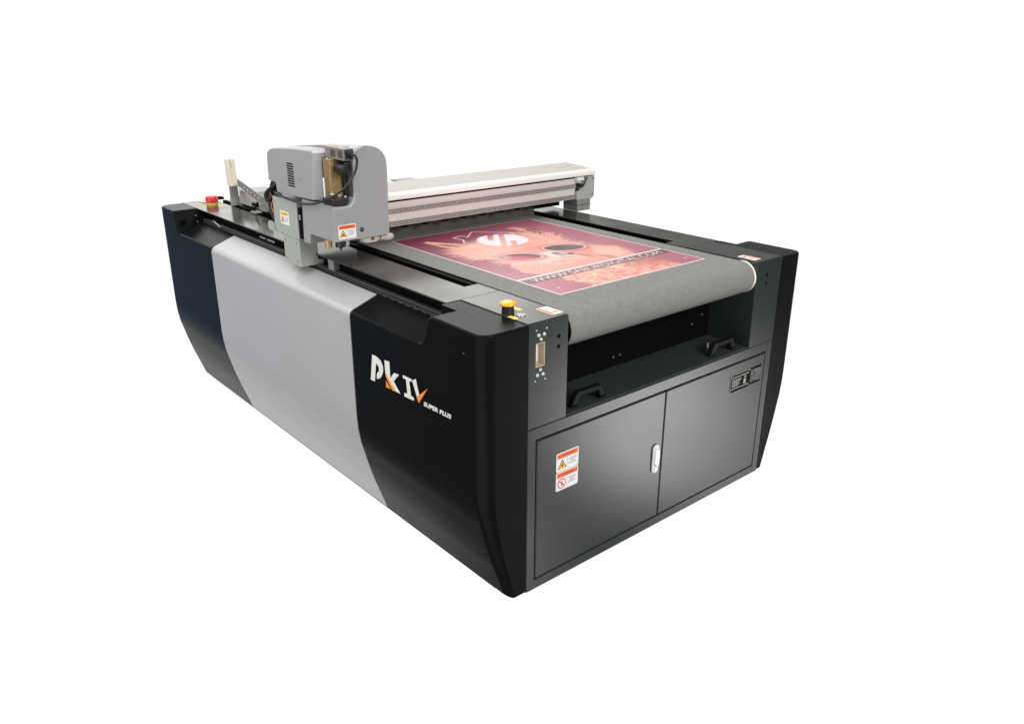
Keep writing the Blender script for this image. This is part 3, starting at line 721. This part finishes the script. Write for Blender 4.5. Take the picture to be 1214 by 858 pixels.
# ------------------------------------------------------------------ printed sheet (lies on the belt)
SX0, SX1, SY0, SY1 = .496, 1.329, .183, 1.290
st_ = .0024
nx = int((SX1-SX0)/st_); ny = int((SY1-SY0)/st_)
X, Y = np.meshgrid(np.linspace(SX0, SX1, nx+1), np.linspace(SY0, SY1, ny+1))
def lin(c): return np.array(srgb(*c)[:3])
def sm(e0, e1, v): t = np.clip((v-e0)/(e1-e0), 0, 1); return t*t*(3-2*t)
img = np.zeros((ny+1, nx+1, 3))
t = sm(.2, 1.25, Y); s = sm(.5, 1.3, X)
c_near, c_farl, c_farr = lin((186, 116, 124)), lin((138, 70, 84)), lin((176, 108, 120))
img[:] = c_near*(1-t)[..., None]+(c_farl*(1-s)[..., None]+c_farr*s[..., None])*t[..., None]
def vnoise(f, seed):
    r = np.random.default_rng(seed); n = int(1.6*f)+3
    g = r.random((n, n)); u, v = (X-SX0)*f, (Y-SY0)*f
    i, j = u.astype(int), v.astype(int); a, b = sm(0, 1, u-i), sm(0, 1, v-j)
    return (g[j, i]*(1-a)+g[j, i+1]*a)*(1-b)+(g[j+1, i]*(1-a)+g[j+1, i+1]*a)*b
def inside(poly, wob=0., seed=1):
    x, y = X, Y
    if wob: x = X+wob*(vnoise(38, seed)-.5)+wob*.6*(vnoise(90, seed+3)-.5); y = Y+wob*(vnoise(40, seed+1)-.5)+wob*.6*(vnoise(95, seed+4)-.5)
    r = np.zeros_like(X, bool); n = len(poly)
    for k in range(n):
        (x0, y0), (x1, y1) = poly[k], poly[(k+1) % n]
        c = ((y0 > y) != (y1 > y)) & (x < (x1-x0)*(y-y0)/(y1-y0+1e-12)+x0); r ^= c
    return r
def put(mask, col, a=1.):
    m = (mask*a)[..., None]; img[:] = img*(1-m)+np.asarray(col)*m
def stroke(x0, y0, x1, y1, w, col, a):
    """soft tapering hair"""
    d = .01; i0 = max(int((min(x0, x1)-d-SX0)/st_), 0); i1 = min(int((max(x0, x1)+d-SX0)/st_)+1, nx+1)
    j0 = max(int((min(y0, y1)-d-SY0)/st_), 0); j1 = min(int((max(y0, y1)+d-SY0)/st_)+1, ny+1)
    if i0 >= i1 or j0 >= j1: return
    xs, ys = X[j0:j1, i0:i1], Y[j0:j1, i0:i1]
    L2 = (x1-x0)**2+(y1-y0)**2; tt = np.clip(((xs-x0)*(x1-x0)+(ys-y0)*(y1-y0))/L2, 0, 1)
    dd = np.hypot(xs-x0-tt*(x1-x0), ys-y0-tt*(y1-y0))
    m = (np.clip(1-dd/(w*(1.15-tt)), 0, 1)*a)[..., None]
    img[j0:j1, i0:i1] = img[j0:j1, i0:i1]*(1-m)+col*m
pal = [lin(c) for c in ((252, 214, 190), (243, 178, 152), (232, 140, 122), (255, 228, 205), (222, 118, 104))]
# animal: body, head, ears
def ell(cx, cy, a, b, rot=0, soft=.12):
    c, s_ = math.cos(rot), math.sin(rot); u = ((X-cx)*c+(Y-cy)*s_)/a; v = (-(X-cx)*s_+(Y-cy)*c)/b
    return sm(1+soft, 1-soft, np.hypot(u, v))
body = [(.675, .17), (.66, .30), (.64, .42), (.60, .482), (.61, .586), (.648, .648), (.70, .70), (1.10, .74), (1.14, .67), (1.215, .60), (1.17, .44), (1.165, .36), (1.19, .17)]
headp = [(.70, 1.00), (.62, .975), (.585, .88), (.590, .785), (.655, .752), (.645, .648), (.78, .52), (1.05, .52), (1.13, .66), (1.115, .78), (1.15, .87), (1.155, .95), (1.10, 1.02), (1.0, 1.06), (.88, 1.05), (.78, 1.03)]
# body, shoulder and curly chest
put(inside(body, .02, 5), lin((240, 172, 148)))
put(ell(1.10, .53, .10, .09, .3, .6), lin((252, 202, 174)), .9)
put(ell(1.135, .70, .06, .05, 0, .6)*inside([(1.05, .60), (1.22, .60), (1.15, .72), (1.05, .74)], .02, 8), lin((196, 128, 116)), .7)
put(ell(1.035, .53, .022, .10, .25, .6), lin((176, 108, 96)), .75)
# ears
earl = [(.588, 1.170), (.622, 1.176), (.668, 1.10), (.715, 1.03), (.70, .95), (.64, .975), (.606, 1.06)]
earr = [(1.085, 1.180), (1.125, 1.178), (1.160, 1.08), (1.172, .96), (1.13, .945), (1.095, 1.03), (1.098, 1.12)]
put(inside(earl, .012, 2), lin((248, 196, 172))); put(ell(.655, 1.045, .022, .068, .55, .35), lin((186, 112, 100)))
put(inside(earr, .012, 4), lin((240, 176, 152))); put(ell(1.142, 1.04, .024, .070, -.12, .3), lin((104, 60, 54)))
for q in range(60): stroke(1.142+rng.normal(0, .012), 1.04+rng.normal(0, .035), 1.142+rng.normal(0, .014), 1.06+rng.normal(0, .04), .003, lin((150, 96, 84)), .6)
# head
hm = inside(headp, .018, 9)
put(hm, lin((238, 164, 138)))
put(hm*ell(.76, .92, .17, .16, .3, .7), lin((255, 206, 178)), .9)
put(hm*ell(.71, .57, .13, .12, -.2, .7), lin((255, 208, 184)), .95)
put(hm*ell(1.04, .88, .12, .14, 0, .7), lin((246, 184, 158)), .8)
put(hm*ell(.90, .80, .10, .06, 0, .7), lin((228, 146, 122)), .6)
def scatter(poly, n, cx, cy, lo, hi, w, a, seed, edge=False, cols=None):
    m = inside(poly, .015, seed)
    if edge: m = m & ~(np.roll(m, 9, 0) & np.roll(m, -9, 0) & np.roll(m, 9, 1) & np.roll(m, -9, 1))
    jj, ii = np.nonzero(m); k = rng.integers(0, len(ii), n)
    for q in k:
        x, y = X[jj[q], ii[q]], Y[jj[q], ii[q]]
        an = math.atan2(y-cy, x-cx)+rng.normal(0, .16); l = rng.uniform(lo, hi)
        c = img[jj[q], ii[q]]*rng.uniform(.72, 1.28) if cols is None else lin(cols[rng.integers(0, len(cols))])
        stroke(x, y, x+l*math.cos(an), y+l*math.sin(an), w*rng.uniform(.5, 1.3), np.clip(c, 0, 1), a)
fan = [(255, 222, 198), (248, 190, 164), (236, 158, 134), (252, 206, 182)]
scatter(body, 500, .95, .70, .03, .07, .004, .40, 12)
scatter(headp, 1500, .90, .72, .03, .09, .004, .42, 11)
scatter(headp, 420, .90, .72, .04, .09, .0042, .75, 11, True, fan)
scatter(earl, 60, .72, .93, .02, .05, .003, .6, 13, True, fan); scatter(earr, 50, 1.1, .90, .02, .05, .003, .5, 14, True, fan)
# wisps streaming from the brow to the left
for q in range(240):
    x, y = rng.uniform(.60, .72), rng.uniform(.76, 1.0); l = rng.uniform(.03, .09); an = math.pi+rng.normal(.10, .14)
    stroke(x, y, x+l*math.cos(an), y+l*math.sin(an), .0040*rng.uniform(.6, 1.2), lin(fan[rng.integers(0, 4)]), .7)
# curls on the chest
ch_ = inside([(.672, .17), (.670, .36), (1.165, .36), (1.19, .17)], .015, 5)
nn = vnoise(48, 31)*.6+vnoise(105, 32)*.4
put(ch_, lin((248, 184, 158))); put(ch_*sm(.50, .66, nn), lin((232, 120, 108)), .8); put(ch_*sm(.56, .72, vnoise(64, 35)), lin((255, 220, 196)), .75)
put(ch_*sm(.92, 1.12, X)*sm(.20, .33, Y), lin((150, 88, 82)), .6); put(ch_*sm(1.0, 1.2, X), lin((222, 96, 88)), .35)
# muzzle
put(ell(.885, .60, .105, .095, -.25, .35), lin((246, 206, 184)))
put(ell(.900, .655, .045, .062, .1, .3), lin((250, 232, 214))); put(ell(.925, .575, .05, .05, -.3, .35), lin((240, 208, 190)))
put(ell(.938, .628, .046, .028, -.55, .75), lin((168, 146, 138)), .8); put(ell(.915, .65, .013, .020, .3, .35), lin((80, 64, 62))); put(ell(.962, .606, .014, .018, -.5, .35), lin((84, 66, 62)))
put(ell(.945, .640, .022, .010, -.5, .5), lin((226, 216, 208)), .8); put(ell(.912, .560, .050, .008, -.2, .8), lin((170, 122, 112)), .6); put(ell(.905, .60, .008, .03, -.2, .8), lin((170, 132, 122)), .5)
put(ell(.86, .53, .07, .012, -.25, .5), lin((224, 138, 118)), .7); put(ell(.985, .56, .016, .07, .2, .5), lin((206, 112, 98)), .7)
# sunglasses: coral rims, brown lenses
LG = ((.752, .697, .108, .070, -.44), (1.018, .708, .106, .066, -.42))
for (cx, cy, a, b, r) in LG:
    put(ell(cx, cy-.006, a*1.07, b*1.1, r, .12), lin((188, 92, 84)), .75)
    put(ell(cx, cy, a, b, r, .03), lin((210, 104, 98))); put(ell(cx, cy, a*.965, b*.945, r, .02), lin((255, 200, 190)))
    put(ell(cx, cy, a*.86, b*.80, r, .03), lin((86, 68, 68)))
inl = ell(.752, .697, .0925, .0555, -.44, .03); inr = ell(1.018, .708, .091, .0525, -.42, .03)
put(inl*ell(.715, .675, .085, .050, -.35, .6), lin((228, 108, 122)), .8); put(inl*ell(.690, .725, .045, .030, .6, .5), lin((206, 168, 164)), .85)
put(inl*ell(.80, .69, .03, .02, -.4, .6), lin((96, 76, 76)), .7)
put(inr*ell(1.06, .70, .05, .040, -.3, .7), lin((126, 98, 94)), .7); put(inr*ell(.98, .73, .05, .03, -.3, .7), lin((72, 56, 58)), .7)
put(ell(.886, .712, .036, .012, -.2, .2), lin((222, 116, 106))); put(ell(.886, .714, .034, .006, -.2, .3), lin((252, 180, 166)))
put(inside([(.625, .770), (.668, .748), (.668, .726), (.620, .752)]), lin((252, 196, 182)))
# dark strip with white rule
band = sm(.352, .355, Y)*sm(.412, .409, Y)
put(band, lin((96, 66, 66)), .82)
put(sm(.4125, .4145, Y)*sm(.4275, .4255, Y), lin((246, 238, 236)))
# house outline and split disc
def line(pts, w, a=1.):
    for (x0, y0), (x1, y1) in zip(pts, pts[1:]):
        tt = np.clip(((X-x0)*(x1-x0)+(Y-y0)*(y1-y0))/((x1-x0)**2+(y1-y0)**2), 0, 1)
        put(sm(w+.0012, w-.0012, np.hypot(X-x0-tt*(x1-x0), Y-y0-tt*(y1-y0))), lin((250, 240, 236)), a)
line([(.735, 1.057), (.735, .826), (1.075, .826), (1.075, 1.055)], .0028, .85)
line([(1.075, 1.055), (.904, 1.222), (.819, 1.143), (.806, 1.185), (.757, 1.172), (.764, 1.105), (.735, 1.057)], .0034)
dd = np.hypot(X-.905, Y-.995); n_s = .81*(X-.905)-.59*(Y-.995); n_t = .59*(X-.905)+.81*(Y-.995)
lf = (n_s < -.012) & ~((n_s > -.066) & (n_s < -.038) & (n_t > -.012)); rt = (n_s > .013) & ~((n_s > .035) & (n_s < .061) & (n_t < -.012))
put((lf | rt)*sm(.1195, .117, dd), lin((255, 250, 246)))
# little white ticks and white border
line([(.545, .254), (.553, .250), (.561, .254)], .002); line([(1.272, .251), (1.280, .248), (1.288, .252)], .002)
edge = np.minimum.reduce([X-SX0, SX1-X, Y-SY0, SY1-Y]); put(sm(.0068, .0046, edge), lin((248, 240, 238)))
sheet_m = bpy.data.materials.new('printed_film'); sheet_m.use_nodes = True
nt = sheet_m.node_tree; bs = nt.nodes['Principled BSDF']; at = nt.nodes.new('ShaderNodeAttribute'); at.attribute_name = 'ink'
gm = nt.nodes.new('ShaderNodeVectorMath'); gm.operation = 'SCALE'; gm.inputs['Scale'].default_value = .80
nt.links.new(at.outputs['Color'], gm.inputs[0]); nt.links.new(gm.outputs['Vector'], bs.inputs['Base Color'])
bs.inputs['Roughness'].default_value = .34; bs.inputs['Specular IOR Level'].default_value = .4
M['sheet'] = sheet_m
cxs, cys, zs = (SX0+SX1)/2, (SY0+SY1)/2, ZT+.0004
co = np.stack([X-cxs, Y-cys, np.full_like(X, .0016)], -1).reshape(-1, 3)
idx = np.arange((nx+1)*(ny+1)).reshape(ny+1, nx+1)
quads = np.stack([idx[:-1, :-1], idx[:-1, 1:], idx[1:, 1:], idx[1:, :-1]], -1).reshape(-1, 4)
rim = np.concatenate([idx[0, :], idx[1:, -1], idx[-1, -2::-1], idx[-2:0:-1, 0]])
low = co[rim].copy(); low[:, 2] = 0; n0 = len(co); lr = np.arange(len(rim))+n0
sides = np.stack([rim, lr, np.roll(lr, -1), np.roll(rim, -1)], -1)
me = bpy.data.meshes.new('printed_sheet'); me.from_pydata(np.concatenate([co, low]).tolist(), [], np.concatenate([quads, sides]).tolist())
attr = me.attributes.new('ink', 'FLOAT_COLOR', 'POINT')
cols = np.ones((n0+len(rim), 4)); lum = img.mean(-1, keepdims=True); img = np.clip(lum+(img-lum)*1.03, 0, 1)*np.array([.97, .92, 1.03]); cols[:n0, :3] = np.clip(img, 0, 1).reshape(-1, 3); cols[n0:, :3] = .8
attr.data.foreach_set('color', cols.astype(np.float32).ravel())
me.materials.append(sheet_m); me.update()
sheet = bpy.data.objects.new('printed_sheet', me); C.objects.link(sheet); sheet.location = (cxs, cys, zs); WORLD[sheet.name] = Vector((cxs, cys, zs))
sheet['label'] = 'pink printed sheet showing a woolly animal in sunglasses, lying on the grey felt belt'; sheet['category'] = 'printed sheet'
bm = B(); text_bm(bm, 'WWW.SABURDIGITAL.COM', .058, lambda a, b, d: (.540+a, .3622+b, zs+.0016+d), width=.735, depth=.0004, offset=-.0006)
obj('web_address_lettering', bm, 'ltrwhite', sheet, smooth=False)

# ------------------------------------------------------------------ light
w = bpy.data.worlds.new('World'); sc.world = w; w.use_nodes = True
nt = w.node_tree; N = nt.nodes; Lk = nt.links.new
bg = N['Background']; tcw = N.new('ShaderNodeTexCoord'); D = tcw.outputs['Generated']
yaw, pitch, roll = .7054, -.3668, .0038
def dotn(v):
    v = Vector(v).normalized(); n = N.new('ShaderNodeVectorMath'); n.operation = 'DOT_PRODUCT'; n.inputs[1].default_value = v; Lk(D, n.inputs[0]); return n.outputs['Value']
def mr(src, a, b, lo=0., hi=1.):
    n = N.new('ShaderNodeMapRange'); n.interpolation_type = 'SMOOTHSTEP'
    n.inputs['From Min'].default_value = a; n.inputs['From Max'].default_value = b; n.inputs['To Min'].default_value = lo; n.inputs['To Max'].default_value = hi
    Lk(src, n.inputs['Value']); return n.outputs['Result']
def ma(op, a, b):
    n = N.new('ShaderNodeMath'); n.operation = op
    for i, q in enumerate((a, b)):
        if isinstance(q, (int, float)): n.inputs[i].default_value = q
        else: Lk(q, n.inputs[i])
    return n.outputs['Value']
# added white surround where the camera looks, cut off just below its view; a dim hall on the other sides
up = dotn((0, 0, 1))
view = dotn((math.sin(yaw)*math.cos(pitch), math.cos(yaw)*math.cos(pitch), pitch))
low_cut = dotn(Vector((math.sin(yaw)*math.cos(pitch), math.cos(yaw)*math.cos(pitch), pitch)).normalized()*.56+Vector((-math.sin(yaw)*math.sin(pitch), -math.cos(yaw)*math.sin(pitch), math.cos(pitch))))  # dims the white below the view, so the covers reflect less
white = ma('MULTIPLY', mr(low_cut, -.14, -.02), ma('MULTIPLY', ma('MULTIPLY', mr(view, .52, .64), mr(up, .15, .085)), mr(dotn((1, 0, 0)), -.22, -.05)))
room = mr(up, -.3, .9, .06, .50)
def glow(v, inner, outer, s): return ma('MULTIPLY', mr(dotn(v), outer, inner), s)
nz = N.new('ShaderNodeTexNoise'); nz.inputs['Scale'].default_value = 5.; nz.inputs['Detail'].default_value = 2.5; nz.inputs['Distortion'].default_value = .6; Lk(D, nz.inputs['Vector'])
patch = mr(nz.outputs['Fac'], .38, .62, .55, 1.25)
hall = ma('MULTIPLY', room, patch)
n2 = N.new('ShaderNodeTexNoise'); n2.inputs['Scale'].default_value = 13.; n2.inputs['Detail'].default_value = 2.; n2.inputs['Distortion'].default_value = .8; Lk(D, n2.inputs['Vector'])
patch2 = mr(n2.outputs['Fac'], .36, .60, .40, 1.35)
hall = ma('ADD', hall, ma('ADD', ma('MULTIPLY', glow((.728, -.552, -.405), .9998, .9925, 6.8), patch2), ma('MULTIPLY', glow((.672, -.592, -.440), .9998, .9945, 3.3), patch2))); hall = ma('ADD', hall, glow((.515, -.655, -.555), .9998, .9955, 3.2))         # added glows, aimed to reflect in the doors and near cover
deck_glow = ma('MULTIPLY', ma('MULTIPLY', mr(dotn((math.cos(.80), -math.sin(.80), 0)), .04, -.12), mr(up, .07, .13)), mr(up, .62, .36))
deck_glow = ma('MULTIPLY', deck_glow, mr(dotn((math.sin(.6), math.cos(.6), 0)), .1, .5))
hall = ma('ADD', hall, ma('MULTIPLY', ma('MULTIPLY', deck_glow, patch), 1.65))                       # added glow band, aimed to reflect in the left deck
hall = ma('ADD', hall, glow((-.93, -.25, -.30), .93, .62, 1.4))                                    # added fill glow, low on the left, for the side panel
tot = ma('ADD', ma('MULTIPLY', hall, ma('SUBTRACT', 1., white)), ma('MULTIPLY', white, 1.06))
cmb = N.new('ShaderNodeCombineXYZ')
warm = ma('SUBTRACT', 1., white)
blue = glow((-.29, .915, -.28), .996, .972, .30)  # added navy glow, aimed to reflect in the far cover
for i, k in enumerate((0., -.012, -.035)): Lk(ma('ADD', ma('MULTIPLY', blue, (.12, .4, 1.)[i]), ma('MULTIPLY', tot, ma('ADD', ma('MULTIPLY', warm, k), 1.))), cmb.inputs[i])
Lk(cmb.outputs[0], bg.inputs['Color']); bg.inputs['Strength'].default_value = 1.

def area(name, loc, target, sx, sy, power, col=(1, .985, .96)):
    l = bpy.data.lights.new(name, 'AREA'); l.shape = 'RECTANGLE'; l.size = sx; l.size_y = sy; l.energy = power; l.color = col
    o = bpy.data.objects.new(name, l); C.objects.link(o); o.location = loc
    o.rotation_euler = (Vector(target)-Vector(loc)).to_track_quat('-Z', 'Y').to_euler(); return o
area('unseen_lamp', (-.6, 1.6, 4.2), (.6, 1.3, 1.0), 2.6, 4.0, 98)  # this and the next stand for the ceiling lights
area('unseen_lamp', (2.6, 3.2, 4.2), (1.0, 1.4, 1.0), 2.0, 2.0, 60)
area('unseen_lamp', (-3.6, .4, 3.2), (.0, 1.3, .6), 2.0, 2.5, 24)  # added fill from the left
area('unseen_lamp', (.6, -4.4, 3.4), (.9, .3, .9), 3.2, 1.6, 225)  # added fill from the camera side, for the front faces

# ------------------------------------------------------------------ camera
cam = bpy.data.cameras.new('camera'); co_ = bpy.data.objects.new('camera', cam); C.objects.link(co_)
f = Vector((math.sin(yaw)*math.cos(pitch), math.cos(yaw)*math.cos(pitch), math.sin(pitch))); r = Vector((math.cos(yaw), -math.sin(yaw), 0)); u = r.cross(f)
c_, s_ = math.cos(roll), math.sin(roll); r, u = r*c_+u*s_, -r*s_+u*c_
m = Matrix((r, u, -f)).transposed().to_4x4(); m.translation = (-1.4333, -1.8211, 1.8732); co_.matrix_world = m
cam.sensor_fit = 'HORIZONTAL'; cam.sensor_width = 36; cam.lens = 964.59/1214*36; cam.clip_end = 200; cam.clip_start = .05
sc.camera = co_
sc.view_settings.view_transform = 'Standard'; sc.view_settings.look = 'None'; sc.view_settings.exposure = 0; sc.view_settings.gamma = 1
sc.cycles.use_denoising = True
